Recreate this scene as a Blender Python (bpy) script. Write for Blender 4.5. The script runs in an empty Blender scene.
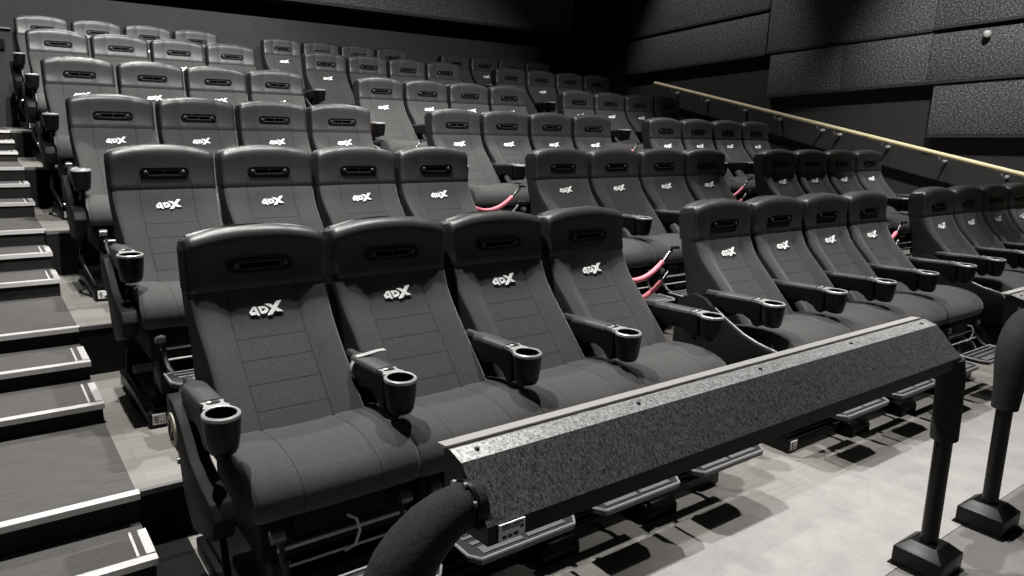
import bpy, bmesh, math, random
from mathutils import Matrix, Vector
random.seed(4)
S = bpy.context.scene
COL = S.collection
PI = math.pi

# ------------------------------------------------------------------ camera
cam = bpy.data.cameras.new('camera')
camo = bpy.data.objects.new('camera', cam)
COL.objects.link(camo)
cam.sensor_width = 36.0
cam.lens = 731.47 / 1024 * 36.0
cam.shift_x = 1.014 / 1024
cam.shift_y = 0.414 / 1024
cam.clip_start = 0.05
Rr = [(0.8056523, -0.5915464, 0.0315792), (0.1066343, 0.1972545, 0.9745357), (0.5827122, 0.7817695, -0.2219976)]
m = Matrix.Identity(4)
for i in range(3):
    m[i][0] = Rr[0][i]; m[i][1] = Rr[1][i]; m[i][2] = -Rr[2][i]
m.translation = (-0.92755, -2.93329, 1.80106)
camo.matrix_world = m
S.camera = camo

# ------------------------------------------------------------------ colour, world, lights
S.view_settings.view_transform = 'Standard'
S.view_settings.look = 'None'
S.view_settings.gamma = 1.0
S.view_settings.use_curve_mapping = False
S.view_settings.exposure = 0.68
w = bpy.data.worlds.new('dim_room'); S.world = w
w.use_nodes = True
w.node_tree.nodes['Background'].inputs[0].default_value = (0.9, 0.95, 1.0, 1)
w.node_tree.nodes['Background'].inputs[1].default_value = 0.018

def spot(name, loc, target, power, angle, blend=0.6, size=0.06, col=(1, 0.978, 0.95)):
    l = bpy.data.lights.new(name, 'SPOT')
    l.energy = power; l.spot_size = math.radians(angle); l.spot_blend = blend
    l.shadow_soft_size = size; l.color = col
    o = bpy.data.objects.new(name, l); COL.objects.link(o)
    o.location = loc
    d = Vector(target) - Vector(loc)
    o.rotation_euler = d.to_track_quat('-Z', 'Y').to_euler()
    return o

ZC = 6.6
LIGHTS = [
    # name, loc, target, watts, angle
    ('downlight', (-0.5, 0.95, ZC), (-0.2, -0.3, 0), 1250, 75),
    ('downlight', (2.0, 0.75, ZC), (2.0, -0.6, 0), 850, 75),
    ('downlight', (4.9, -0.9, ZC), (4.4, -1.5, 0), 950, 62),
    ('downlight', (0.8, 4.4, ZC), (0.8, 3.2, 0.5), 900, 78),
    ('downlight', (4.4, 4.0, ZC), (4.4, 3.0, 0.5), 620, 78),
    ('downlight', (0.8, 7.4, ZC), (0.8, 6.8, 1.2), 420, 80),
    ('front_light', (-0.2, -1.2, ZC), (0.9, 5.2, 1.9), 1900, 56),
    ('front_light', (3.4, -1.2, ZC), (3.8, 5.2, 1.9), 1450, 56),
    ('front_light', (0.2, 2.4, ZC), (0.0, 8.4, 2.5), 1500, 60),
    ('front_light', (-0.5, -5.5, 5.5), (1.2, 0.0, 1.0), 40, 46),  # weak unseen fill added from the front to lift the first row's headrests
    ('downlight', (7.2, 2.4, ZC), (7.0, 1.6, 0.4), 560, 66),
    ('wall_washer', (7.0, 0.2, ZC), (9.5, 0.6, 2.5), 1050, 66),
    ('wall_washer', (7.4, 5.4, ZC), (9.5, 5.5, 3.2), 270, 56),
]
for a in LIGHTS:
    spot(*a)

# ------------------------------------------------------------------ materials
def mat(name, col, rough=0.6, metal=0.0, spec=0.4):
    m = bpy.data.materials.new(name); m.use_nodes = True
    b = m.node_tree.nodes['Principled BSDF']
    b.inputs['Base Color'].default_value = (*col, 1) if len(col) == 3 else col
    b.inputs['Roughness'].default_value = rough
    b.inputs['Metallic'].default_value = metal
    b.inputs['Specular IOR Level'].default_value = spec
    return m

class NT:
    def __init__(s, m):
        s.t = m.node_tree; s.b = s.t.nodes['Principled BSDF']
    def n(s, typ, **kw):
        x = s.t.nodes.new(typ)
        for k, v in kw.items():
            if k.startswith('i_'):
                x.inputs[k[2:].replace('_', ' ')].default_value = v
            else:
                setattr(x, k, v)
        return x
    def l(s, a, b): s.t.links.new(a, b)
    def math(s, op, a, b=None, c=None):
        x = s.n('ShaderNodeMath', operation=op)
        for i, v in enumerate((a, b, c)):
            if v is None: continue
            if isinstance(v, (int, float)): x.inputs[i].default_value = v
            else: s.l(v, x.inputs[i])
        return x.outputs[0]
    def coord(s, scale=(1, 1, 1)):
        tc = s.n('ShaderNodeTexCoord'); mp = s.n('ShaderNodeMapping'); mp.inputs['Scale'].default_value = scale
        s.l(tc.outputs['Object'], mp.inputs['Vector'])
        return mp.outputs['Vector']
    def noise(s, vec, scale, detail=3, rough=0.6):
        x = s.n('ShaderNodeTexNoise'); x.inputs['Scale'].default_value = scale
        x.inputs['Detail'].default_value = detail; x.inputs['Roughness'].default_value = rough
        s.l(vec, x.inputs['Vector']); return x.outputs['Fac']
    def ramp(s, fac, stops):
        x = s.n('ShaderNodeValToRGB'); e = x.color_ramp.elements
        while len(e) < len(stops): e.new(0.5)
        for k, (p, c) in zip(e, stops):
            k.position = p; k.color = (c, c, c, 1) if isinstance(c, (int, float)) else (*c, 1)
        s.l(fac, x.inputs['Fac']); return x.outputs['Color']
    def mix(s, fac, a, b):
        x = s.n('ShaderNodeMix', data_type='RGBA')
        for i, v in ((0, fac), (6, a), (7, b)):
            if isinstance(v, (int, float)): x.inputs[i].default_value = v
            elif isinstance(v, tuple): x.inputs[i].default_value = (*v, 1)
            else: s.l(v, x.inputs[i])
        return x.outputs[2]
    def bump(s, h, strength=0.3, dist=0.01):
        x = s.n('ShaderNodeBump'); x.inputs['Strength'].default_value = strength; x.inputs['Distance'].default_value = dist
        s.l(h, x.inputs['Height']); s.l(x.outputs['Normal'], s.b.inputs['Normal'])
    def col(s, c): s.l(c, s.b.inputs['Base Color'])

def g(v, warm=0.0): return (v * (1 + warm), v, v * (1 - warm))

def seam_factor(t, lines_x, zlines=(), zx=0.14, ylo=None, ylines=(), wd=0.0022):
    """1 on stitched seams: |x| = a lines and short cross lines at given object heights"""
    tc = t.n('ShaderNodeTexCoord'); sp = t.n('ShaderNodeSeparateXYZ'); t.l(tc.outputs['Object'], sp.inputs[0])
    ax = t.math('ABSOLUTE', sp.outputs[0]); out = None
    for a in lines_x:
        d = t.math('LESS_THAN', t.math('ABSOLUTE', t.math('SUBTRACT', ax, a)), wd)
        out = d if out is None else t.math('MAXIMUM', out, d)
    for z in zlines:
        d = t.math('LESS_THAN', t.math('ABSOLUTE', t.math('SUBTRACT', sp.outputs[2], z)), wd * 0.8)
        d = t.math('MULTIPLY', d, t.math('LESS_THAN', ax, zx))
        out = t.math('MAXIMUM', out, d)
    return out

def fabric(name, v, lines_x, zlines=()):
    m = mat(name, g(v, 0.02), 0.85, spec=0.25); t = NT(m)
    vec = t.coord(); n1 = t.noise(vec, 230, 2, 0.85); n2 = t.noise(vec, 9, 3)
    base = t.ramp(n1, [(0.32, g(v * 0.5, 0.02)), (0.68, g(v * 1.55, 0.02))])
    base = t.mix(t.math('MULTIPLY', n2, 0.45), base, g(v * 0.7, 0.02))
    f = seam_factor(t, lines_x, zlines)
    t.col(t.mix(t.math('MULTIPLY', f, 0.75), base, g(v * 0.16)))
    h = t.math('SUBTRACT', t.math('MULTIPLY', n1, 0.12), t.math('MULTIPLY', f, 1.0))
    t.bump(t.math('ADD', h, t.math('MULTIPLY', n2, 0.8)), 0.5, 0.006)
    t.b.inputs['Sheen Weight'].default_value = 0.25
    t.b.inputs['Sheen Roughness'].default_value = 0.4
    return m

M = {}
M['fabric'] = fabric('grey_seat_fabric', 0.043, (0.142,), (0.925, 0.855, 0.78, 0.70))
M['cushion'] = fabric('grey_cushion_fabric', 0.043, (0.142,))
def vinyl():
    m = mat('black_headrest_vinyl', g(0.036), 0.42, spec=0.5); t = NT(m)
    vec = t.coord(); n = t.noise(vec, 300, 2, 0.8); n2 = t.noise(vec, 12, 2)
    f = seam_factor(t, (0.142,)); 
    tc = t.n('ShaderNodeTexCoord'); sp = t.n('ShaderNodeSeparateXYZ'); t.l(tc.outputs['Object'], sp.inputs[0])
    f = t.math('MULTIPLY', f, t.math('LESS_THAN', sp.outputs[2], 1.165))
    t.col(t.mix(f, t.ramp(n, [(0.3, g(0.012)), (0.7, g(0.042))]), g(0.006)))
    t.bump(t.math('ADD', t.math('MULTIPLY', n, 0.15), t.math('SUBTRACT', t.math('MULTIPLY', n2, 0.7), t.math('MULTIPLY', f, 0.6))), 0.35, 0.006)
    return m
M['vinyl'] = vinyl()
M['side'] = mat('dark_seat_side', g(0.012), 0.7, spec=0.2)  # backrest and headrest sides coloured darker than their fronts
M['plastic'] = mat('black_plastic', g(0.004), 0.34, spec=0.16)
M['plastic_dark'] = mat('matt_black_plastic', g(0.005), 0.6, spec=0.15)
M['hole'] = mat('vent_black', g(0.001), 0.9, spec=0.0)
M['satin'] = mat('satin_grey_plastic', g(0.34), 0.35, 0.25)
M['pad'] = mat('armrest_pad', g(0.04, 0.02), 0.5)
M['chrome'] = mat('bright_metal', g(0.6), 0.22, 1.0)
M['alu'] = mat('aluminium', g(0.58, 0.02), 0.4, 0.3)
M['white'] = mat('white_print', g(0.93), 0.6)
M['paper'] = mat('white_label', g(0.75, 0.02), 0.6)
M['ink'] = mat('label_ink', g(0.03), 0.7)
M['cream'] = mat('cream_disc', (0.55, 0.53, 0.42), 0.5)
M['pink'] = mat('pink_red_rope', (0.78, 0.22, 0.27), 0.6)
M['hinge_metal'] = mat('hinge_metal', g(0.14), 0.25, 0.6)
M['cable'] = mat('pale_cable', g(0.6, 0.03), 0.5)
M['strap'] = mat('pale_grey_strap', g(0.35), 0.55)
M['steel'] = mat('black_coated_steel', g(0.005), 0.35, spec=0.18)
def foam():
    m = mat('black_foam_sleeve', g(0.014), 0.9, spec=0.2); t = NT(m)
    n = t.noise(t.coord(), 260, 3); n2 = t.noise(t.coord((1, 1, 1)), 14, 3)
    t.col(t.ramp(n, [(0.3, g(0.009)), (0.75, g(0.03))]))
    t.bump(t.math('ADD', t.math('MULTIPLY', n, 0.2), n2), 0.5, 0.012)
    return m
M['foam'] = foam()
def boxmetal(name, lo, hi, streak, rough, metal):
    m = mat(name, g(lo), rough, metal); t = NT(m)
    n = t.noise(t.coord(streak), 1.0, 4, 0.7); n3 = t.noise(t.coord(), 240, 2)
    f = t.math('ADD', t.math('MULTIPLY', n, 0.6), t.math('MULTIPLY', n3, 0.4))
    t.col(t.ramp(f, [(0.40, g(lo)), (0.61, g(hi))]))
    r = t.math('ADD', t.math('MULTIPLY', n3, 0.25), rough - 0.12); t.l(r, t.b.inputs['Roughness'])
    t.bump(n3, 0.15, 0.003)
    return m
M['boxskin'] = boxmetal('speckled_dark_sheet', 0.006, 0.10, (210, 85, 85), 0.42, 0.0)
M['boxskin_lit'] = boxmetal('speckled_dark_sheet_lit', 0.09, 0.42, (120, 90, 90), 0.35, 0.2)  # same sheet as the front, its top coloured lighter for the light falling on it

def planks(k=1.0):
    m = mat('pale_wood_look_vinyl', g(0.4, 0.05), 0.55, spec=0.35); t = NT(m)
    v = t.coord((1, 1, 1)); br = t.n('ShaderNodeTexBrick')
    br.inputs['Scale'].default_value = 1.0; br.inputs['Brick Width'].default_value = 0.9; br.inputs['Row Height'].default_value = 0.13
    br.inputs['Mortar Size'].default_value = 0.002; br.inputs['Color1'].default_value = (0.18 * k, 0.173 * k, 0.158 * k, 1); br.inputs['Color2'].default_value = (0.235 * k, 0.224 * k, 0.205 * k, 1)
    br.inputs['Mortar'].default_value = (0.155 * k, 0.148 * k, 0.137 * k, 1)
    t.l(v, br.inputs['Vector'])
    n = t.noise(t.coord((3, 40, 3)), 1.5, 4)
    t.col(t.mix(t.ramp(n, [(0.3, 0.0), (0.75, 0.45)]), br.outputs['Color'], (0.115 * k, 0.108 * k, 0.098 * k)))
    return m
M['planks'] = planks()
def carpet(name, lo, hi, sc=400, warm=0.03, streak=None):
    m = mat(name, g(hi, warm), 0.95, spec=0.15); t = NT(m)
    n = t.noise(t.coord(), sc, 3); n2 = t.noise(t.coord(streak or (2, 2, 2)), 3.0, 4)
    f = t.math('ADD', t.math('MULTIPLY', n, 0.45), t.math('MULTIPLY', n2, 0.55))
    t.col(t.ramp(f, [(0.36, g(lo, warm)), (0.64, g(hi, warm))]))
    t.bump(n, 0.3, 0.004)
    return m
M['floor'] = carpet('pale_grey_floor', 0.225, 0.29, 110, 0.035)
M['floor_grey'] = carpet('mid_grey_floor', 0.125, 0.165, 110, 0.03)
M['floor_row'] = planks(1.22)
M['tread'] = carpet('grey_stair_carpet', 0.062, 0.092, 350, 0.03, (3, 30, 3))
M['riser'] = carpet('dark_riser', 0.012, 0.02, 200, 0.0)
M['black_fascia_and_strip'] = carpet('black_fascia_and_strip', 0.006, 0.010, 200, 0.0)
M['wall'] = carpet('dark_painted_wall', 0.030, 0.037, 60, 0.0)
M['wall_black'] = carpet('black_wall', 0.004, 0.006, 60, 0.0)
def felt():
    m = mat('speckled_acoustic_felt', g(0.05), 0.9, spec=0.2); t = NT(m)
    n = t.noise(t.coord(), 44, 4, 0.8); n2 = t.noise(t.coord(), 110, 2, 0.7)
    f = t.math('ADD', t.math('MULTIPLY', n, 0.65), t.math('MULTIPLY', n2, 0.35))
    t.col(t.ramp(f, [(0.38, g(0.008)), (0.5, g(0.055)), (0.62, g(0.27))]))
    t.bump(f, 0.5, 0.01)
    return m
M['felt'] = felt()
M['felt_edge'] = mat('panel_edge', g(0.022), 0.8)
M['rail'] = mat('pale_rail', (0.64, 0.575, 0.36), 0.45)

# ------------------------------------------------------------------ mesh helpers
class MB:
    """collects faces and links them as ONE mesh"""
    def __init__(s): s.v = []; s.f = []; s.mi = []
    def face_add(s, vs, fs, mi=0):
        o = len(s.v); s.v += [tuple(p) for p in vs]
        s.f += [tuple(o + i for i in f) for f in fs]; s.mi += [mi] * len(fs)
        return s
    def box(s, x0, x1, y0, y1, z0, z1, mi=0):
        vs = [(x, y, z) for z in (z0, z1) for y in (y0, y1) for x in (x0, x1)]
        return s.face_add(vs, [(0, 2, 3, 1), (4, 5, 7, 6), (0, 1, 5, 4), (2, 6, 7, 3), (0, 4, 6, 2), (1, 3, 7, 5)], mi)
    def prism_x(s, poly, x0, x1, mi=0):
        """polygon of (y, z) swept from x0 to x1"""
        n = len(poly); area = sum(poly[i][0] * poly[(i + 1) % n][1] - poly[(i + 1) % n][0] * poly[i][1] for i in range(n))
        if area < 0: poly = poly[::-1]
        vs = [(x0, y, z) for y, z in poly] + [(x1, y, z) for y, z in poly]
        fs = [tuple(range(n - 1, -1, -1)), tuple(range(n, 2 * n))]
        fs += [(i, (i + 1) % n, n + (i + 1) % n, n + i) for i in range(n)]
        return s.face_add(vs, fs, mi)
    def loops(s, loops, cap=True, closed=True, mi=0):
        n = len(loops[0]); vs = [p for l in loops for p in l]; fs = []
        for a in range(len(loops) - 1):
            for i in range(n if closed else n - 1):
                j = (i + 1) % n
                fs.append((a * n + i, a * n + j, (a + 1) * n + j, (a + 1) * n + i))
        if cap:
            fs.append(tuple(range(n - 1, -1, -1))); fs.append(tuple((len(loops) - 1) * n + i for i in range(n)))
        return s.face_add(vs, fs, mi)
    def tube(s, pts, r, n=10, mi=0, cap=True):
        pts = [Vector(p) for p in pts]; rs = r if isinstance(r, (list, tuple)) else [r] * len(pts)
        ls = []; up = None
        for i, p in enumerate(pts):
            d = (pts[min(i + 1, len(pts) - 1)] - pts[max(i - 1, 0)]).normalized()
            if up is None:
                up = Vector((0, 0, 1)) if abs(d.z) < 0.9 else Vector((0, 1, 0))
            a = d.cross(up).normalized(); b = a.cross(d).normalized(); up = b
            ls.append([tuple(p + rs[i] * (math.cos(t) * a + math.sin(t) * b)) for t in [2 * PI * k / n for k in range(n)]])
        return s.loops(ls, cap, True, mi)
    def lathe(s, prof, c=(0, 0, 0), n=24, mi=0, sx=1.0, sy=1.0, cap=True):
        ls = [[(c[0] + r * sx * math.cos(2 * PI * k / n), c[1] + r * sy * math.sin(2 * PI * k / n), c[2] + z) for k in range(n)] for r, z in prof]
        return s.loops(ls, cap, True, mi)
    def mesh(s, name, mats, smooth=None, bevel=0.0, seg=2):
        me = bpy.data.meshes.new(name)
        me.from_pydata(s.v, [], s.f)
        for m in (mats if isinstance(mats, (list, tuple)) else [mats]): me.materials.append(m)
        me.polygons.foreach_set('material_index', s.mi)
        bm = bmesh.new(); bm.from_mesh(me)
        bmesh.ops.recalc_face_normals(bm, faces=bm.faces)
        if bevel:
            es = [e for e in bm.edges if len(e.link_faces) == 2 and e.calc_face_angle() > 0.5]
            bmesh.ops.bevel(bm, geom=es, offset=bevel, segments=seg, affect='EDGES', profile=0.5, clamp_overlap=True)
        bm.to_mesh(me); bm.free()
        if smooth is None and bevel: smooth = 35
        if smooth:
            me.polygons.foreach_set('use_smooth', [True] * len(me.polygons))
            me.set_sharp_from_angle(angle=math.radians(smooth))
        me.update()
        return me
    def build(s, name, mats, parent=None, **kw):
        return link(name, s.mesh(name, mats, **kw), parent)

def link(name, me, parent=None, loc=None):
    o = bpy.data.objects.new(name, me); COL.objects.link(o)
    if parent is not None: o.parent = parent
    if loc: o.location = loc
    return o
def empty(name, loc=(0, 0, 0)):
    o = bpy.data.objects.new(name, None); COL.objects.link(o); o.location = loc; o.empty_display_size = 0.1
    return o
def tag(o, label, cat, group=None):
    o['label'] = label; o['category'] = cat
    if group: o['group'] = group
    return o
def struct(o): o['kind'] = 'structure'; return o
def copy_tree(o, parent=None):
    c = o.copy(); COL.objects.link(c)
    if parent is not None: c.parent = parent
    for k in [x for x in CH.get(o.name, [])]:
        copy_tree(k, c)
    return c
CH = {}

# ------------------------------------------------------------------ layout numbers
PITCH, GAP, ROW = 0.60, 0.594, 1.622
UNIT = 4 * PITCH + GAP
RISE = [0.0, 0.2534, 0.5526, 0.893, 1.255, 1.537]
DX = [0.0, -0.013, -0.0127, -0.0126, 0.005, 0.015]
XR, YB = 9.6, 8.5            # right wall, back wall
XS = -0.50                   # right edge of the aisle stairs
def front_y(r): return (0.19 + (r - 1) * 1.65) if r > 0 else -9   # front edge of a row's platform
def FY(r): return 0.19 + (r - 1) * ROW + (0.03 if r > 1 else 0)

# ------------------------------------------------------------------ the room
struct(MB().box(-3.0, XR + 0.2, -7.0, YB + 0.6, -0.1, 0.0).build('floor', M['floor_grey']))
struct(MB().box(-3.0, XR, -1.705, -1.10, 0.0, 0.003).build('floor', M['floor']))  # front floor drawn in three tones that meet along straight edges
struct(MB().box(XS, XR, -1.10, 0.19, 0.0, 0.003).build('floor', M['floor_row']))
struct(MB().box(XS, -0.325, -1.55, 0.19, 0.0, 0.006).build('trim', M['black_fascia_and_strip']))  # thin plain black strip over the floor between stairs and first seats
for r in range(1, 6):
    p = MB()
    p.box(XS, XR, FY(r), YB + 0.4, RISE[r - 1] + (0.0), RISE[r])
    o = p.build('platform', [M['planks'], M['black_fascia_and_strip']])
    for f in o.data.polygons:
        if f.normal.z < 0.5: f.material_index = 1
    struct(o)
    struct(MB().box(XS, XR, FY(r) - 0.006, FY(r) + 0.02, RISE[r] - 0.02, RISE[r] + 0.003).build('trim', mat('edge_trim', g(0.10), 0.5)))
struct(MB().box(-3.0, XR + 0.2, -7.0, YB + 0.6, 7.0, 7.1).build('ceiling', M['wall_black']))
struct(MB().box(-3.1, -3.0, -7.0, YB + 0.6, 0, 7.0).build('wall_left', M['wall']))
struct(MB().box(XR, XR + 0.15, -7.0, YB + 0.6, 0, 7.0).build('wall_right', M['wall']))
# back wall: low painted part, black recess, felt panel above, darker recess and booth beside the last seats
struct(MB().box(-3.0, 8.08, YB, YB + 0.12, 0, 3.195).build('wall_back', M['wall']))
struct(MB().box(-3.0, XR, YB + 0.45, YB + 0.6, 0, 7.0).build('wall_back_recess', M['wall_black']))
struct(MB().box(8.08, 8.72, YB + 0.02, YB + 0.14, 0, 3.42).build('wall_back_end', M['wall_black']))
struct(MB().box(8.70, XR, 7.62, YB + 0.6, 0, 3.50).build('wall_booth', carpet('booth_dark_felt', 0.010, 0.018, 60, 0.0)))

# ------------------------------------------------------------------ acoustic panels
PG = 'speckled acoustic panels on the walls'
def wall_panel(poly, label, x=9.50):
    """poly of (y, z) corners on the right wall"""
    r = tag(empty('acoustic_panel', (x, sum(p[0] for p in poly) / len(poly), min(p[1] for p in poly))), label, 'wall panel', PG)
    a = Vector(r.location)
    loc = [(p[0] - a.y, p[1] - a.z) for p in poly]
    MB().prism_x(loc, 0.0, XR - x - 0.004).build('felt_face', [M['felt']], r, bevel=0.006)
    # dark ledge along the lower edge
    (y0, z0), (y1, z1) = loc[0], loc[1]
    MB().prism_x([(y0, z0 - 0.035), (y1, z1 - 0.035), (y1, z1 - 0.003), (y0, z0 - 0.003)], -0.02, XR - x - 0.004).build('ledge', [M['felt_edge']], r)
    return r
def lb(y): return 2.301 + (4.4 - y) * 0.0635
def lt(y): return 2.993 + (4.488 - y) * 0.0605
def ls(y): return 3.50 + (6.174 - y) * 0.083
def lA(y): return 2.782 + (7.445 - y) * 0.0714
def lf(y): return 1.778 + (1.849 - y) * 0.035
wall_panel([(7.60, lA(7.6)), (4.50, lA(4.5)), (4.50, ls(4.5) - 0.04), (7.60, ls(7.6) - 0.04)], 'long speckled panel running to the dark back corner above the handrail top')
wall_panel([(7.60, ls(7.6) + 0.04), (4.50, ls(4.5) + 0.04), (4.50, 6.0), (7.60, 6.0)], 'speckled panel over the dark slot near the back corner')
wall_panel([(4.48, lt(4.48) + 0.02), (1.965, lt(1.965) + 0.02), (1.965, 6.0), (4.48, 6.0)], 'tall speckled panel with a dark shadow, above the middle band')
wall_panel([(1.955, lt(1.955) + 0.035), (-2.0, lt(-2.0) + 0.035), (-2.0, 6.0), (1.955, 6.0)], 'tall speckled panel above the long black slot with the sensor')
wall_panel([(4.40, lb(4.4) + 0.035), (3.19, lb(3.19) + 0.035), (3.19, lt(3.19) - 0.02), (4.40, lt(4.4) - 0.02)], 'speckled middle panel at the end of its band, over bare wall')
wall_panel([(3.183, lb(3.183) + 0.035), (1.965, lb(1.965) + 0.035), (1.965, lt(1.965) - 0.02), (3.183, lt(3.183) - 0.02)], 'speckled middle panel between two thin seams')
wall_panel([(1.955, lb(1.955) + 0.035), (-2.0, lb(-2.0) + 0.035), (-2.0, lt(-2.0) - 0.085), (1.955, lt(1.955) - 0.05)], 'speckled middle panel under the black slot and the sensor')
wall_panel([(1.85, lf(1.85) + 0.03), (-2.0, lf(-2.0) + 0.03), (-2.0, lb(-2.0) - 0.01), (1.85, lb(1.85) - 0.01)], 'lowest speckled panel, just above the low end of the handrail')
bp = tag(empty('acoustic_panel', (3.0, 8.3, 3.49)), 'long speckled panel across the back wall above the black band', 'wall panel', PG)
MB().box(-5.9, 5.72, 0, 0.4, 0, 3.4).build('felt_face', M['felt'], bp)
MB().box(-5.9, 5.72, -0.02, 0.4, -0.05, -0.003).build('ledge', M['felt_edge'], bp)
sn = tag(empty('wall_sensor', (9.47, 1.295, 3.04)), 'small white round sensor in the black slot between wall panels', 'sensor')
MB().lathe([(0.0, -0.03), (0.035, -0.03), (0.045, -0.01), (0.045, 0.03), (0.03, 0.05), (0, 0.055)], n=16).build('housing', mat('sensor_grey', g(0.35), 0.5), sn, smooth=40)
MB().box(0.02, 0.13, -0.015, 0.015, -0.01, 0.02).build('mount', M['plastic'], sn)
wb = tag(empty('wall_box', (-0.5, 8.46, 2.60)), 'small dark box under a thin ledge on the back wall above the stairs', 'wall box')
MB().box(-0.3, 0.12, -0.02, 0.04, -0.12, 0.0).build('box', M['wall_black'], wb, bevel=0.006)
MB().box(-0.5, 0.2, -0.02, 0.04, 0.125, 0.14).build('ledge', mat('thin_ledge', g(0.12), 0.6), wb)

# ------------------------------------------------------------------ handrail on the right wall
hr = tag(empty('wall_handrail', (9.4, 6.72, 2.576)), 'pale cream handrail sloping down the right-hand wall', 'handrail')
def hz(y): return 1.369 + 0.197 * (y - 0.592)
MB().tube([(0, 0.0, 0.0), (0, -8.2, hz(6.72 - 8.2) - 2.576)], 0.03, 14).build('rail', M['rail'], hr, smooth=40)
for y in (6.3, 5.61, 4.81, 4.14, 3.39, 3.11, 2.37, 1.59, 0.83, 0.1):
    b = MB(); z = hz(y) - 2.576; yy = y - 6.72
    b.tube([(0.0, yy, z - 0.02), (0.0, yy, z - 0.055), (0.03, yy, z - 0.085), (0.12, yy, z - 0.095)], 0.013, 8)
    bo = b.build('bracket', M['alu'], hr, smooth=40)
    MB().tube([(0.19, yy, z - 0.095), (0.13, yy, z - 0.095)], 0.022, 14).build('wall_plate', M['alu'], bo, smooth=40)

# ------------------------------------------------------------------ aisle stairs beside the seats
st = struct(empty('aisle_stairs', (XS, 0, 0)))
NOS = []
base_ys = {1: 0.165, 2: 1.836, 3: 3.56, 4: 5.10, 5: 6.76}
for r in range(1, 6):
    y0 = base_ys[r]; h0, h1 = RISE[r - 1], RISE[r]
    third = (h1 - h0) / 3
    if r == 1:
        NOS += [(-0.15, 0.1265, False), (y0, h1, True)]
    else:
        yp = base_ys[r - 1]; dn = y0 - yp
        NOS += [(yp + dn * 0.52, h0 + third, False), (yp + dn * 0.77, h0 + 2 * third, False), (y0, h1, True)]
XL = -2.2
for i, (y, z, landing) in enumerate(NOS):
    yn = NOS[i + 1][0] + 0.03 if i + 1 < len(NOS) else YB
    zb = 0.0
    s = MB()
    s.box(XL - XS, 0.0, y + 0.02, yn, 0.0 if i < 2 else NOS[i - 2][1], z)
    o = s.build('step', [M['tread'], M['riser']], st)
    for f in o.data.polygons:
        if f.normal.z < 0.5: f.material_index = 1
    n = MB()
    n.box(XL - XS, 0.008, y, y + 0.045, z - 0.008, z + 0.005)
    n.box(XL - XS, 0.008, y, y + 0.01, z - 0.022, z - 0.008)
    if not landing:
        n.box(-0.025, 0.008, y + 0.055, yn - 0.09, z - 0.008, z + 0.005)
        n.box(-0.058, -0.048, y + 0.055, yn - 0.09, z - 0.008, z + 0.004)
    n.build('nosing', M['alu'], o)

# ------------------------------------------------------------------ the recliner seat (meshes shared by all seats)
HW = 0.283
PF = [(0.36, 0.047), (0.30, 0.045), (0.23, 0.047), (0.17, 0.046), (0.12, 0.038), (0.086, 0.024), (0.05, 0.008), (0.0, -0.008), (-0.06, -0.046), (-0.13, -0.112), (-0.2, -0.182), (-0.33, -0.312), (-0.47, -0.440), (-0.56, -0.50)]
PBK = [(0.36, 0.165), (0.25, 0.185), (0.1, 0.165), (-0.175, 0.10), (-0.55, 0.0), (-0.7, -0.05)]
def interp(tab, z):
    if z >= tab[0][0]: return tab[0][1]
    for (z0, y0), (z1, y1) in zip(tab, tab[1:]):
        if z >= z1: return y0 + (y1 - y0) * (z - z0) / (z1 - z0)
    return tab[-1][1]
def yf(z):  # smoothed
    return (interp(PF, z - 0.025) + 2 * interp(PF, z) + interp(PF, z + 0.025)) / 4
def yb(z): return interp(PBK, z)
def sm(a, b, x):
    t = min(1, max(0, (x - a) / (b - a))); return t * t * (3 - 2 * t)
def bolster(u, z):
    """how far the side wings stand out in front of the middle panel"""
    a = abs(u)
    k = sm(0.09, -0.15, z)
    return -(0.003 + 0.034 * k) * sm(0.47, 0.80, a) + 0.006 * math.exp(-((a - 0.50) / 0.035) ** 2)
NU = 33
US = [-1 + 2 * i / (NU - 1) for i in range(NU)]
US = [math.copysign(1 - (1 - abs(u)) ** 1.35, u) for u in US]
def rnd(u, rad=0.10):
    """edge rounding of the front face, in m"""
    a = abs(u); t = max(0, (a - (1 - rad)) / rad)
    return 0.045 * (1 - math.sqrt(max(0, 1 - t * t)))
def backrest_mesh():
    zs = [0.088 - i * (0.088 + 0.52) / 34 for i in range(35)]
    ls = []
    for z in zs:
        hw = HW * (1 - 0.035 * sm(0.05, -0.15, z))
        f = [(u * hw, yf(z) + bolster(u, z) + rnd(u), 1.02 + z) for u in US]
        b = [(u * hw, max(yb(z) - 0.012, yf(z) + 0.05) - 0.004 * abs(u) ** 6, 1.02 + z) for u in (1, 0.8, 0.3, -0.3, -0.8, -1)]
        ls.append(f + b)
    me = MB().loops(ls).mesh('backrest', [M['fabric'], M['side']], smooth=50)
    for f in me.polygons:
        if abs(f.normal.x) > 0.8: f.material_index = 1
    return me
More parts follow.
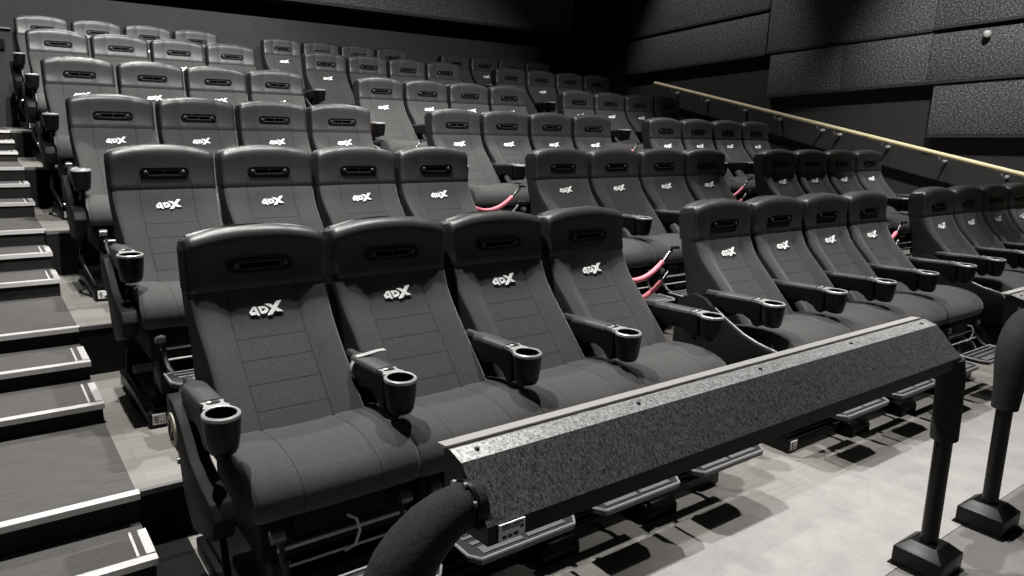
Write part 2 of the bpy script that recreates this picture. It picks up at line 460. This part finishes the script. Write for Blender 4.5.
def headrest_mesh():
    ts = [0, 0.04, 0.15, 0.3, 0.45, 0.58, 0.68, 0.76, 0.83, 0.89, 0.94, 0.975, 0.993, 1.0]
    z0 = 0.086; ls = []
    for t in ts:
        f = []; b = []
        for u in US:
            a = abs(u)
            zt = 0.337 - 0.040 * a ** 2.2 - 0.014 * max(0, (a - 0.92) / 0.08) ** 2
            z = z0 + t * (zt - z0)
            h = zt - z                                   # distance under the top
            r1, r2 = 0.045, 0.05
            s1 = max(0, 1 - h / r1); s2 = max(0, 1 - h / r2)
            df = 0.045 * (1 - math.sqrt(max(0, 1 - s1 * s1))); db = 0.055 * (1 - math.sqrt(max(0, 1 - s2 * s2)))
            seam = 0.012 * max(0, 1 - t / 0.06)
            y1 = yf(z) - 0.010 + bolster(u, z) + 0.7 * rnd(u, 0.09) + df + seam
            y2 = yb(min(z, 0.25)) - 0.006 * a ** 6 - db
            f.append((u * HW, y1, 1.02 + z)); b.append((u * HW, max(y2, y1 + 0.012), 1.02 + z))
        ls.append(f + b[::-1])
    me = MB().loops(ls).mesh('headrest', [M['vinyl'], M['side']], smooth=60)
    for f in me.polygons:
        if abs(f.normal.x) > 0.85: f.material_index = 1
    return me
def shell_mesh():
    zs = [0.09, 0.0, -0.15, -0.3, -0.45, -0.55]
    ls = []
    for z in zs:
        ls.append([(-0.27, yb(z) - 0.024, 1.02 + z), (0.27, yb(z) - 0.024, 1.02 + z), (0.262, yb(z), 1.02 + z), (-0.262, yb(z), 1.02 + z)])
    return MB().loops(ls).mesh('back_shell', M['plastic'], smooth=30)
def cushion_mesh():
    # profile in (y, z-1.02), clockwise from the rear top
    top = [(-0.29, -0.375), (-0.36, -0.360), (-0.44, -0.348), (-0.52, -0.340), (-0.59, -0.341), (-0.655, -0.350), (-0.71, -0.368), (-0.75, -0.395), (-0.775, -0.432), (-0.782, -0.47), (-0.772, -0.503), (-0.745, -0.522), (-0.70, -0.528), (-0.5, -0.528), (-0.30, -0.528)]
    cy, cz = -0.52, -0.44
    xs = []
    for i in range(41):
        u = -1 + i / 20
        xs.append(math.copysign(1 - (1 - abs(u)) ** 1.5, u))
    ls = []
    for u in xs:
        a = abs(u); k = max(0, (a - 0.90) / 0.10)
        s = 1 - 0.09 * (1 - math.sqrt(max(0, 1 - k * k)))
        dip = -0.014 * (1 - sm(0.2, 0.75, a)) - 0.006 * math.exp(-((a - 0.475) / 0.03) ** 2)
        l = []
        for y, z in top:
            wt = sm(-0.47, -0.36, z) if y > -0.72 else 0.25
            l.append((u * 0.2985, cy + (y - cy) * (0.5 + 0.5 * s), 1.02 + cz + (z - cz) * s + dip * wt))
        ls.append(l)
    return MB().loops(ls).mesh('cushion', M['cushion'], smooth=50)

LOGO = [
    [(172, 352), (240, 253), (266, 285), (208, 350)], [(172, 350), (190, 403), (327, 386), (318, 347)], [(240, 253), (292, 249), (337, 412), (300, 421)],
    [(322, 253), (364, 250), (401, 380), (364, 387)], [(322, 253), (440, 243), (446, 283), (335, 292)], [(438, 243), (478, 268), (497, 305), (452, 312), (418, 276)],
    [(497, 303), (486, 338), (448, 370), (418, 335), (452, 306)], [(366, 346), (440, 334), (452, 368), (372, 387)],
    [(468, 418), (548, 405), (738, 143), (656, 156)], [(452, 204), (546, 204), (744, 350), (642, 357)]]
def logo_mesh():
    b = MB()
    for k, poly in enumerate(LOGO):
        # subdivide edges so that the print follows the upholstery
        pts = []
        for (px, py) in poly:
            x = (px - 455) / 565 * 0.134
            z = -(py - 303 + 0.07 * (px - 455)) / 565 * 0.134 * 0.84 + 0.002
            pts.append((x, z))
        n = len(pts)
        fr = [(x, yf(z) - 0.0075 - 0.0002 * k, 1.02 + z) for x, z in pts]; bk = [(x, yf(z) - 0.002, 1.02 + z) for x, z in pts]
        b.face_add(fr + bk, [tuple(range(n)), tuple(range(2 * n - 1, n - 1, -1))] + [(i, (i + 1) % n, n + (i + 1) % n, n + i) for i in range(n)])
    return b.mesh('logo_print', M['white'])
def pill(w, h, n=8):
    r = h / 2; p = []
    for k in range(n + 1): a = PI / 2 + PI * k / n; p.append((-w / 2 + r + r * math.cos(a), r * math.sin(a)))
    for k in range(n + 1): a = -PI / 2 + PI * k / n; p.append((w / 2 - r + r * math.cos(a), r * math.sin(a)))
    return p
VZ = 1.202
def pill_ring(b, w0, h0, w1, h1, y0, y1):
    o, i = pill(w0, h0), pill(w1, h1); n = len(o)
    A = [(x, y0, z) for x, z in o]; B = [(x, y1, z) for x, z in o]; C = [(x, y1, z) for x, z in i]; D = [(x, y0, z) for x, z in i]
    b.loops([A, B, C, D], cap=False)
def vent_meshes():
    f = MB(); pill_ring(f, 0.262, 0.056, 0.240, 0.038, 0.014, -0.012)
    frame = f.mesh('vent_frame', M['plastic'], smooth=30)
    s = MB()
    pl = pill(0.240, 0.040)
    s.face_add([(x, -0.002, z) for x, z in pl], [tuple(range(len(pl)))], 0)
    slot = [(-0.078, -0.013), (0.078, -0.013), (0.078, 0.013), (-0.078, 0.013)]
    s.box(-0.08, 0.08, -0.004, 0.0, -0.012, 0.010, 1)
    s.box(-0.082, 0.082, -0.010, 0.0, -0.017, -0.012, 0)
    s.box(-0.082, 0.082, -0.008, 0.0, 0.010, 0.014, 0)
    s.box(-0.0015, 0.0015, -0.009, 0.0, -0.013, 0.012, 0)
    plate = s.mesh('vent_plate', [mat('vent_plastic', g(0.04), 0.35), M['hole']])
    c = MB()
    c.lathe([(0.0, 0.012), (0.008, 0.011), (0.013, 0.007), (0.0145, 0.0)], n=14)
    for i, (x, y, z) in enumerate(c.v): c.v[i] = (x, -z, y)
    screw = c.mesh('screw', mat('screw_cap', g(0.03), 0.3, 0.1), smooth=60)
    return frame, plate, screw

ARM = [(-0.228, -0.215), (-0.245, -0.19), (-0.29, -0.185), (-0.40, -0.178), (-0.50, -0.172), (-0.556, -0.170), (-0.556, -0.29), (-0.545, -0.318), (-0.515, -0.312), (-0.49, -0.285), (-0.44, -0.265), (-0.38, -0.272), (-0.345, -0.288), (-0.27, -0.25)]
WEB = [(-0.05, -0.26), (-0.12, -0.215), (-0.16, -0.196), (-0.30, -0.195), (-0.40, -0.268), (-0.30, -0.32), (-0.265, -0.40), (-0.265, -0.62), (-0.08, -0.62)]
def arm_mesh():
    b = MB().prism_x([(y, 1.02 + z) for y, z in ARM], -0.042, 0.042)
    b.prism_x([(y, 1.02 + z) for y, z in WEB], -0.013, 0.013)
    return b.mesh('arm_body', M['plastic'], bevel=0.010, seg=3)
def pad_mesh():
    ys = [-0.15, -0.158, -0.225, -0.255, -0.27, -0.3, -0.4, -0.46, -0.494, -0.498]
    ls = []
    for i, y in enumerate(ys):
        z = 1.02 + interp([(9, 0)] + [], 0) if False else 1.02 - 0.192 + (-0.14 - y) * 0.056
        last = i == len(ys) - 1; hw = 0.036 if last else 0.041
        if y > -0.27: hw *= 0.34 + 0.66 * sm(-0.222, -0.26, y)
        t = 0.006 if i == 0 or last else 0.012
        ls.append([(-hw, y, z - 0.012), (-hw, y, z + t * 0.4), (-hw * 0.8, y, z + t), (0, y, z + t * 1.25), (hw * 0.8, y, z + t), (hw, y, z + t * 0.4), (hw, y, z - 0.012)])
    return MB().loops(ls).mesh('arm_pad', M['pad'], smooth=50)
CUPY = -0.612
def cup_mesh():
    b = MB()
    b.lathe([(0.034, -0.302), (0.043, -0.297), (0.050, -0.282), (0.0565, -0.235), (0.0605, -0.172), (0.053, -0.166), (0.048, -0.166), (0.046, -0.20), (0.041, -0.255), (0.0, -0.260)], (0, CUPY, 1.02), 28, sy=1.08)
    return b.mesh('cup_holder', M['plastic'], smooth=40)
def rim_mesh():
    b = MB(); n = 28
    # ring round the hole that widens into the button plate behind it
    ls = []
    for r, z in ((0.0608, -0.176), (0.0608, -0.166), (0.0555, -0.1615), (0.0500, -0.163), (0.0482, -0.172)):
        l = []
        for k in range(n):
            a = 2 * PI * k / n
            l.append((r * math.cos(a), CUPY + r * 1.08 * math.sin(a), 1.02 + z))
        ls.append(l)
    b.loops(ls, cap=False)
    zt = 1.02 - 0.1625
    ed = [(0.040, -0.500), (0.034, -0.512), (0.032, -0.525), (0.036, -0.540), (0.044, -0.560), (0.034, -0.562), (0.022, -0.556), (0.0, -0.552)]
    ed += [(-x, y) for x, y in ed[-2::-1]]; k = len(ed)
    b.face_add([(x, y, zt - 0.016) for x, y in ed] + [(x, y, zt + 0.001) for x, y in ed], [tuple(range(k - 1, -1, -1)), tuple(range(k, 2 * k))] + [(i, (i + 1) % k, k + (i + 1) % k, k + i) for i in range(k)])
    return b.mesh('cup_rim', M['satin'], smooth=40)
def button_mesh():
    b = MB(); pts = pill(0.046, 0.022, 6); zt = 1.02 - 0.1585; n = len(pts)
    b.face_add([(x, -0.520 + y, zt - 0.004) for x, y in pts] + [(x, -0.520 + y, zt) for x, y in pts], [tuple(range(n, 2 * n))] + [(i, (i + 1) % n, n + (i + 1) % n, n + i) for i in range(n)], 0)
    b.lathe([(0.0085, 0.0), (0.0085, 0.003), (0.004, 0.0045), (0, 0.0045)], (-0.014, -0.520, zt), 12, mi=1)
    return b.mesh('button', [mat('button_black', g(0.02), 0.3), M['alu']])
def foot_meshes():
    p = MB(); z = 0.30
    out = [(-0.245, -0.87), (0.245, -0.87), (0.245, -1.01), (0.215, -1.055), (-0.215, -1.055), (-0.245, -1.01)]
    n = len(out)
    p.face_add([(x, y, z - 0.022) for x, y in out] + [(x, y, z) for x, y in out], [tuple(range(n - 1, -1, -1)), tuple(range(n, 2 * n))] + [(i, (i + 1) % n, n + (i + 1) % n, n + i) for i in range(n)], 0)
    # swing arms back to the hinges under the cushion
    for s in (-1, 1):
        p.tube([(s * 0.20, -0.90, z - 0.012), (s * 0.215, -0.83, z + 0.01), (s * 0.222, -0.775, z + 0.06), (s * 0.222, -0.745, z + 0.155)], 0.013, 8, 0)
    plate = p.mesh('footrest', [mat('footrest_grey', g(0.02), 0.4)], smooth=30)
    t = MB()
    t.tube([(-0.245, -0.87, z + 0.002), (-0.245, -1.01, z + 0.002), (-0.215, -1.055, z + 0.002), (0.215, -1.055, z + 0.002), (0.245, -1.01, z + 0.002), (0.245, -0.87, z + 0.002)], 0.006, 6)
    t.box(-0.235, 0.235, -0.882, -0.872, z, z + 0.006)
    trim = t.mesh('footrest_trim', mat('dull_steel_trim', g(0.30), 0.35, 0.3), smooth=40)
    i = MB()
    i.box(-0.19, -0.01, -1.028, -0.985, z, z + 0.004); i.box(0.01, 0.19, -1.028, -0.985, z, z + 0.004)
    i.box(-0.2, 0.2, -0.965, -0.945, z, z + 0.004)
    i.box(-0.21, 0.21, -0.92, -0.905, z, z + 0.004)
    inlay = i.mesh('tread_inlay', mat('grip_inlay', g(0.11), 0.45))
    return plate, trim, inlay
def under_meshes():
    u = MB()
    u.box(-0.27, 0.27, -0.70, -0.25, 1.02 - 0.70, 1.02 - 0.52)
    u.box(-0.17, 0.17, -0.745, -0.70, 1.02 - 0.62, 1.02 - 0.525)
    pan = u.mesh('seat_pan', M['plastic_dark'], bevel=0.01)
    r = MB(); r.tube([(-0.235, -0.765, 0.398), (0.235, -0.765, 0.398)], 0.007, 8)
    r.tube([(-0.21, -0.79, 0.345), (0.21, -0.79, 0.345)], 0.005, 8)
    rod = r.mesh('rod', M['alu'], smooth=40)
    h = MB()
    h.tube([(-0.024, 0, 0), (-0.022, 0, 0), (0.022, 0, 0), (0.024, 0, 0)], [0.018, 0.024, 0.024, 0.018], 16)
    h.tube([(-0.008, 0, 0), (0.008, 0, 0)], [0.0265, 0.0265], 16)
    hinge = h.mesh('hinge', M['hinge_metal'], smooth=40)
    return pan, rod, hinge
SIDE = [(0.02, -0.26), (-0.10, -0.205), (-0.18, -0.22), (-0.26, -0.27), (-0.36, -0.325), (-0.47, -0.378), (-0.57, -0.407), (-0.71, -0.43), (-0.745, -0.47), (-0.72, -0.53), (-0.5, -0.60), (-0.25, -0.72), (-0.1, -0.72), (0.04, -0.55)]
AISLE = [(-0.15, -0.235), (-0.25, -0.24), (-0.36, -0.30), (-0.45, -0.38), (-0.56, -0.41), (-0.70, -0.43), (-0.74, -0.48), (-0.70, -0.56), (-0.45, -0.64), (-0.35, -0.56), (-0.295, -0.42), (-0.20, -0.42), (-0.15, -0.36)]
def aisle_meshes():
    b = MB().prism_x([(y, 1.02 + z) for y, z in AISLE], -0.016, 0.058)
    c = MB().tube([(-0.022, -0.345, 0.60), (-0.03, -0.345, 0.60)], 0.012, 10)
    return b.mesh('aisle_panel', M['plastic_dark'], bevel=0.008), c.mesh('bolt', M['chrome'], smooth=40)
def side_meshes():
    b = MB().prism_x([(y, 1.02 + z) for y, z in SIDE], -0.016, 0.016)
    panel = b.mesh('side_panel', M['plastic_dark'], bevel=0.008)
    t = MB().tube([(0.0, y, 1.02 + z + 0.004) for y, z in SIDE[3:9]], [0.004, 0.008, 0.009, 0.009, 0.009, 0.004], 8)
    return panel, t.mesh('panel_trim', mat('dull_grey_trim', g(0.16), 0.35, 0.3), smooth=50)

ME = dict(backrest=backrest_mesh(), headrest=headrest_mesh(), back_shell=shell_mesh(), cushion=cushion_mesh(), logo_print=logo_mesh(), arm_body=arm_mesh(), arm_pad=pad_mesh(), cup_holder=cup_mesh(), cup_rim=rim_mesh(), button=button_mesh())
ME['vent_frame'], ME['vent_plate'], ME['screw'] = vent_meshes()
ME['footrest'], ME['footrest_trim'], ME['tread_inlay'] = foot_meshes()
ME['seat_pan'], ME['rod'], ME['hinge'] = under_meshes()
ME['side_panel'], ME['panel_trim'] = side_meshes()
ME['aisle_panel'], ME['bolt'] = aisle_meshes()

def child(name, parent, me, loc=None, label=None):
    o = link(name, me, parent, loc)
    CH.setdefault(parent.name, []).append(o)
    if label: o['label'] = label
    return o
def armrest(root, x, side=0, aisle=False):
    a = child('armrest', root, ME['arm_body'], (x, 0, 0))
    child('arm_pad', a, ME['arm_pad'])
    child('cup_holder', a, ME['cup_holder'])
    child('cup_rim', a, ME['cup_rim'])
    child('button', a, ME['button'])
    if side and aisle:
        p = child('side_panel', root, ME['aisle_panel'], (x + side * 0.060, 0, 0))
        child('bolt', p, ME['bolt'])
    elif side:
        p = child('side_panel', root, ME['side_panel'], (x + side * 0.052, 0, 0))
        child('panel_trim', p, ME['panel_trim'])
    return a
def make_seat(kind):
    r = empty('recliner_seat')
    child('backrest', r, ME['backrest'])
    CH.setdefault(r.name, [])
    lg = child('logo_print', r, ME['logo_print'], label='white logo print')
    h = child('headrest', r, ME['headrest'])
    child('back_shell', r, ME['back_shell'])
    v = child('vent', r, ME['vent_frame'], (0, yf(VZ - 1.02) - 0.012, VZ))
    child('vent_plate', v, ME['vent_plate'])
    for s in (-1, 1): child('screw', v, ME['screw'], (s * 0.100, -0.004, 0))
    child('cushion', r, ME['cushion'])
    armrest(r, {'end': 0.312}.get(kind, 0.30), 0)
    if kind in ('start', 'aisle', 'aisle_front'): armrest(r, -0.312 if kind == 'aisle' else -0.348, -1, 'aisle' in kind)
    pan = child('seat_pan', r, ME['seat_pan'])
    child('rod', r, ME['rod'])
    for s in (-1, 1): child('hinge', r, ME['hinge'], (s * 0.235, -0.765, 0.452))
    f = child('footrest', r, ME['footrest'])
    child('footrest_trim', f, ME['footrest_trim']); child('tread_inlay', f, ME['tread_inlay'])
    return r

# ------------------------------------------------------------------ the motion base that carries four seats
def make_base():
    r = empty('motion_base')
    def part(name, b, m, loc=None, **kw): return child(name, r, b.mesh(name, m, **kw), loc)
    b = MB(); b.box(-0.32, 2.06, -0.79, 0.02, 0.004, 0.075); b.box(-0.29, 2.03, -0.76, -0.01, 0.075, 0.098)
    part('base_frame', b, M['steel'], bevel=0.006)
    d = MB(); d.box(-0.22, 2.02, -0.56, -0.12, 0.255, 0.316); d.box(-0.2, 2.0, -0.66, -0.60, 0.10, 0.20)
    part('carrier', d, M['plastic_dark'], bevel=0.01)
    for x in (0.0, 0.9, 1.8):
        a = MB()
        prof = []
        for k in range(13): prof.append((0.105 if k % 2 else 0.088, 0.098 + k * 0.0135))
        a.lathe(prof, (x, -0.32, 0), 20)
        part('bellows', a, M['plastic'], smooth=30)
    for x in (-0.20, 0.46, 1.34, 2.0):
        c = MB(); c.box(x - 0.035, x + 0.035, -0.70, -0.50, 0.098, 0.312)
        part('actuator', c, M['plastic'], bevel=0.012)
    for x in (0.32, 0.92, 1.54):
        f = MB(); f.prism_x([(-0.875, 0.004), (-0.875, 0.05), (-0.845, 0.085), (-0.785, 0.085), (-0.785, 0.004)], x - 0.10, x + 0.10)
        part('foot_block', f, M['steel'], bevel=0.005)
    l = MB(); l.box(-0.302, -0.240, -0.794, -0.788, 0.020, 0.073, 0)
    for k, (x0, x1, z0, z1) in enumerate([(-0.294, -0.275, 0.058, 0.062), (-0.294, -0.277, 0.048, 0.052), (-0.294, -0.272, 0.040, 0.043), (-0.290, -0.276, 0.028, 0.034), (-0.268, -0.256, 0.028, 0.034), (-0.252, -0.246, 0.028, 0.036)]):
        l.box(x0, x1, -0.7955, -0.793, z0, z1, 1)
    o = part('label_plate', l, [M['paper'], M['ink']])
    o['label'] = 'white label'
    for pts in ([(2.045, -0.50, 0.29), (2.12, -0.62, 0.30), (2.16, -0.72, 0.26), (2.10, -0.80, 0.20), (1.98, -0.80, 0.16), (1.9, -0.74, 0.13)], [(-0.225, -0.30, 0.29), (-0.33, -0.45, 0.33), (-0.36, -0.62, 0.26), (-0.30, -0.70, 0.09)]):
        part('air_hose', MB().tube(pts, 0.014, 10), M['steel'], smooth=50)
    return r

ROWN = ['front row', 'second row', 'third row', 'fourth row', 'fifth row', 'back row']
BLKN = ['stairs-side block', 'middle block', 'handrail-side block']
POS = ['stairs end', 'second from the stairs end', 'second from the wall end', 'wall end']
protos = {k: make_seat(k) for k in ('aisle_front', 'aisle', 'start', 'mid', 'end')}
used = set()
seats = {}
baseproto = make_base(); base_used = False
for r in range(6):
    for u in range(3):
        x0 = u * UNIT + DX[r]; y0 = r * ROW; z0 = RISE[r]
        if base_used: b = copy_tree(baseproto)
        else: b = baseproto; base_used = True
        b.location = (x0, y0, z0)
        tag(b, f'black motion base under the seats of the {BLKN[u]}, {ROWN[r]}', 'seat base', 'motion bases under the seats')
        for s in range(4):
            kind = ('start' if u else 'aisle' if r else 'aisle_front') if s == 0 else 'end' if s == 3 else 'mid'
            if kind in used: o = copy_tree(protos[kind])
            else: o = protos[kind]; used.add(kind)
            o.location = (x0 + s * PITCH, y0, z0)
            where = ('at the ' + POS[s]) if s in (0, 3) else POS[s]
            tag(o, f'black cinema seat {where} of the {BLKN[u]}, {ROWN[r]}', 'seat', 'cinema seats in six stepped rows')
            seats[(r, u, s)] = o

# things seen on single seats
s0 = seats[(0, 0, 0)]
d = MB()
d.lathe([(0.0, 0.0), (0.062, 0.0), (0.062, 0.008), (0.0, 0.0085)], n=28)
ring = MB()
for i, (x, y, z) in enumerate(d.v): d.v[i] = (-z, x, y)
dk = d.build('emblem_disc', M['cream'], s0); dk.location = (-0.4215, -0.235, 0.675); dk['label'] = 'cream disc'
gl = MB()
gl.tube([(-0.0095, 0.012, 0.035), (-0.0095, 0.005, 0.0), (-0.0095, -0.025, 0.0), (-0.0095, -0.03, -0.03)], 0.004, 6)
gl.tube([(-0.0095, 0.02, 0.01), (-0.0095, 0.03, -0.02), (-0.0095, 0.005, -0.042), (-0.0095, -0.015, -0.03)], 0.0035, 6)
g2 = gl.build('emblem_mark', M['ink'], dk)
for key, x in (((0, 0, 0), 0.0), ((0, 1, 3), 0.05)):
    c = MB().tube([(x + 0.01, -0.77, 0.456), (x + 0.03, -0.80, 0.45), (x + 0.035, -0.815, 0.41), (x + 0.02, -0.81, 0.36), (x - 0.01, -0.79, 0.335)], 0.005, 8)
    k = c.build('cable', M['cable'], seats[key], smooth=50); k['label'] = 'pale cable loop'
stp = tag(empty('wrist_strap', (0.30, -0.285, 0.822)), 'pale grey strap looped round the rear of the first armrest in the front row', 'strap')
b = MB(); ls = []
for k in range(17):
    a = 2 * PI * k / 16
    x, z = 0.052 * math.cos(a), 0.054 * math.sin(a) - 0.026
    ls.append([(x, -0.012, z), (x, 0.012, z), (x * 1.05, 0.012, z * 1.03), (x * 1.05, -0.012, z * 1.03)])
b.loops(ls, cap=False); b.build('loop', M['strap'], stp, smooth=40)
b = MB(); b.loops([[(x, y - 0.014, z), (x, y + 0.014, z), (x, y + 0.014, z + 0.004), (x, y - 0.014, z + 0.004)] for x, y, z in ((-0.03, -0.005, 0.026), (0.0, -0.02, 0.034), (0.05, -0.03, 0.045), (0.085, -0.03, 0.045))])
b.build('tail', M['strap'], stp, smooth=40)

# ------------------------------------------------------------------ pink ropes across the gaps between blocks
def make_rope():
    r = empty('gap_rope')
    n = 12; L = GAP + 0.035
    def p(t): return (-L * (1 - t), 0.0, -0.17 * (1 - (2 * t - 1) ** 2))
    child('sleeve', r, MB().tube([p(0.12 + 0.76 * k / n) for k in range(n + 1)], 0.017, 10).mesh('sleeve', M['pink'], smooth=50))
    for a, bb in ((0.02, 0.13), (0.87, 0.98)):
        child('end_fitting', r, MB().tube([p(a), p((a + bb) / 2), p(bb)], [0.006, 0.009, 0.013], 8).mesh('end_fitting', M['hinge_metal'], smooth=50))
    for s, x in ((1, 0.0), (-1, -L)):
        child('hook', r, MB().tube([(x, 0, -0.01), (x, 0.0, 0.015), (x + s * 0.045, -0.02, 0.015)], 0.011, 8).mesh('hook', M['steel'], smooth=50))
    return r
rp = make_rope(); first = True
for r in range(4):
    for u in range(2):
        for k, (zz, nm) in enumerate(((1.03, 'upper'), (0.90, 'lower'))):
            if first: o = rp; first = False
            else: o = copy_tree(rp)
            o.location = (UNIT * (u + 1) + DX[r] - HW - 0.035, r * ROW + 0.185, RISE[r] + zz)
            gapn = ['stairs-side block and middle block', 'middle block and handrail-side block'][u]
            tag(o, f'{nm} pink rope across the gap between {gapn}, {ROWN[r]}', 'rope', 'pink safety ropes between seat blocks')

# ------------------------------------------------------------------ padded barrier with the effect box in front of the seats
YP = -1.768
def make_barrier(labelled):
    r = empty('barrier', (0, 0, 0))
    prof = [(-1.615, 1.074), (-1.640, 1.079), (-1.688, 1.067), (-1.795, 0.962), (-1.797, 0.918), (-1.70, 0.910), (-1.62, 0.95)]
    b = MB().prism_x(prof, -0.12, 2.12)
    bx = b.build('effect_box', [M['boxskin'], M['boxskin_lit'], M['steel']], r)
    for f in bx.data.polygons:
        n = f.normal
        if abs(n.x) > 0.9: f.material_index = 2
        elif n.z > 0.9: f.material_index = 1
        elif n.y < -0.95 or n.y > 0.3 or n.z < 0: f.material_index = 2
    MB().prism_x([(-1.594, 1.081), (-1.630, 1.085), (-1.630, 1.079), (-1.594, 1.075)], -0.125, 2.105).build('rear_lip', mat('dull_lip', g(0.33, 0.02), 0.45, 0.2), bx)
    s = MB()
    for x in (-0.06, 0.46, 1.0, 1.53, 2.05):
        s.lathe([(0.006, 0.0), (0.006, 0.004), (0.0, 0.005)], (x, -1.66, 1.0745), 8)
    s.build('screw', M['ink'], bx)
    l = MB(); l.box(-0.093, -0.023, -1.800, -1.796, 0.921, 0.960, 0)
    for k, (x0, x1, z0, z1) in enumerate([(-0.108, -0.085, 0.961, 0.964), (-0.08, -0.052, 0.961, 0.964), (-0.108, -0.06, 0.955, 0.957), (-0.106, -0.096, 0.934, 0.941), (-0.091, -0.081, 0.934, 0.941), (-0.076, -0.064, 0.935, 0.942), (-0.058, -0.050, 0.948, 0.955)]):
        l.box(x0 + 0.022, x1 + 0.022, -1.8015, -1.7995, z0 - 0.0085, z1 - 0.0085, 1)
    l.build('label_sticker', [M['paper'], M['ink']], bx)['label'] = 'white label sticker'
    for s, xe, xp in ((-1, -0.12, -0.31), (1, 2.12, 2.20)):
        far = s > 0
        if far:
            pad = [(xp - 0.085, YP + 0.01, 0.945), (xp - 0.075, YP, 0.88), (xp - 0.055, YP, 0.75), (xp - 0.038, YP, 0.605)]
            pr = 0.055; pr_list = [0.052] * 4
        else:
            R_ = 0.20; yb_ = YP + 0.045; top = 0.985
            pad = [(xe + 0.02, yb_, top), (xe - 0.02, yb_, top)]
            for k in range(1, 8):
                a = PI / 2 * k / 7; pad.append((xe - 0.02 - R_ * math.sin(a), yb_ - 0.045 * k / 7, top - R_ * (1 - math.cos(a))))
            xp = pad[-1][0]
            pad += [(xp, YP, 0.70), (xp, YP, 0.605)]
            pr = 0.068; pr_list = [0.051, 0.051, 0.055, 0.060, 0.064, 0.068, 0.070, 0.070, 0.069, 0.060, 0.054]
        yy = pad[-1][1]
        fp = MB().tube(pad, pr_list[:len(pad)] + [pr_list[-1]] * (len(pad) - len(pr_list)), 20).build('foam_sleeve', M['foam'], r, smooth=50)
        MB().tube([(pad[-1][0], yy, 0.66), (xp if far else xp + 0.05, yy, 0.02)], 0.034, 18).build('post', M['steel'], r, smooth=40)
        c = MB(); h = 0.100
        bxp = xp if far else xp + 0.05
        q = [[(bxp + a * h, yy + b * h, z) for a, b in ((-1, -1), (1, -1), (1, 1), (-1, 1))] for z in (0.0, 0.085)]
        q.append([(bxp + a * 0.055, yy + b * 0.055, 0.125) for a, b in ((-1, -1), (1, -1), (1, 1), (-1, 1))])
        c.loops(q)
        cv = c.build('base_cover', M['steel'], r, bevel=0.004)
        MB().box(bxp - 0.109, bxp + 0.109, yy - 0.109, yy + 0.109, 0.0, 0.008).build('base_flange', M['steel'], cv)
        if not far:
            MB().tube([(xe - 0.004, yb_, top), (xe - 0.014, yb_, top)], 0.058, 24).build('collar', M['steel'], r, smooth=40)
            for k in range(3):
                a = 0.5 + k * 0.9
                MB().tube([(xe - 0.014, yb_ - 0.053 * math.cos(a), top + 0.053 * math.sin(a)), (xe - 0.022, yb_ - 0.053 * math.cos(a), top + 0.053 * math.sin(a))], 0.008, 8).build('bolt', M['chrome'], r)
    return r
bar = make_barrier(True)
tag(bar, 'black barrier with a speckled angular box along its padded rail, before the front row', 'barrier', 'padded barriers before the front row')
for o in list(bpy.data.objects):
    if o.parent is not None and o.name not in [c.name for c in CH.get(o.parent.name, [])]:
        CH.setdefault(o.parent.name, []).append(o)
b2 = copy_tree(bar); b2.location = (3.10, 0, 0)
tag(b2, 'padded black barrier post and rail cut off by the edge, next to the long box', 'barrier', 'padded barriers before the front row')
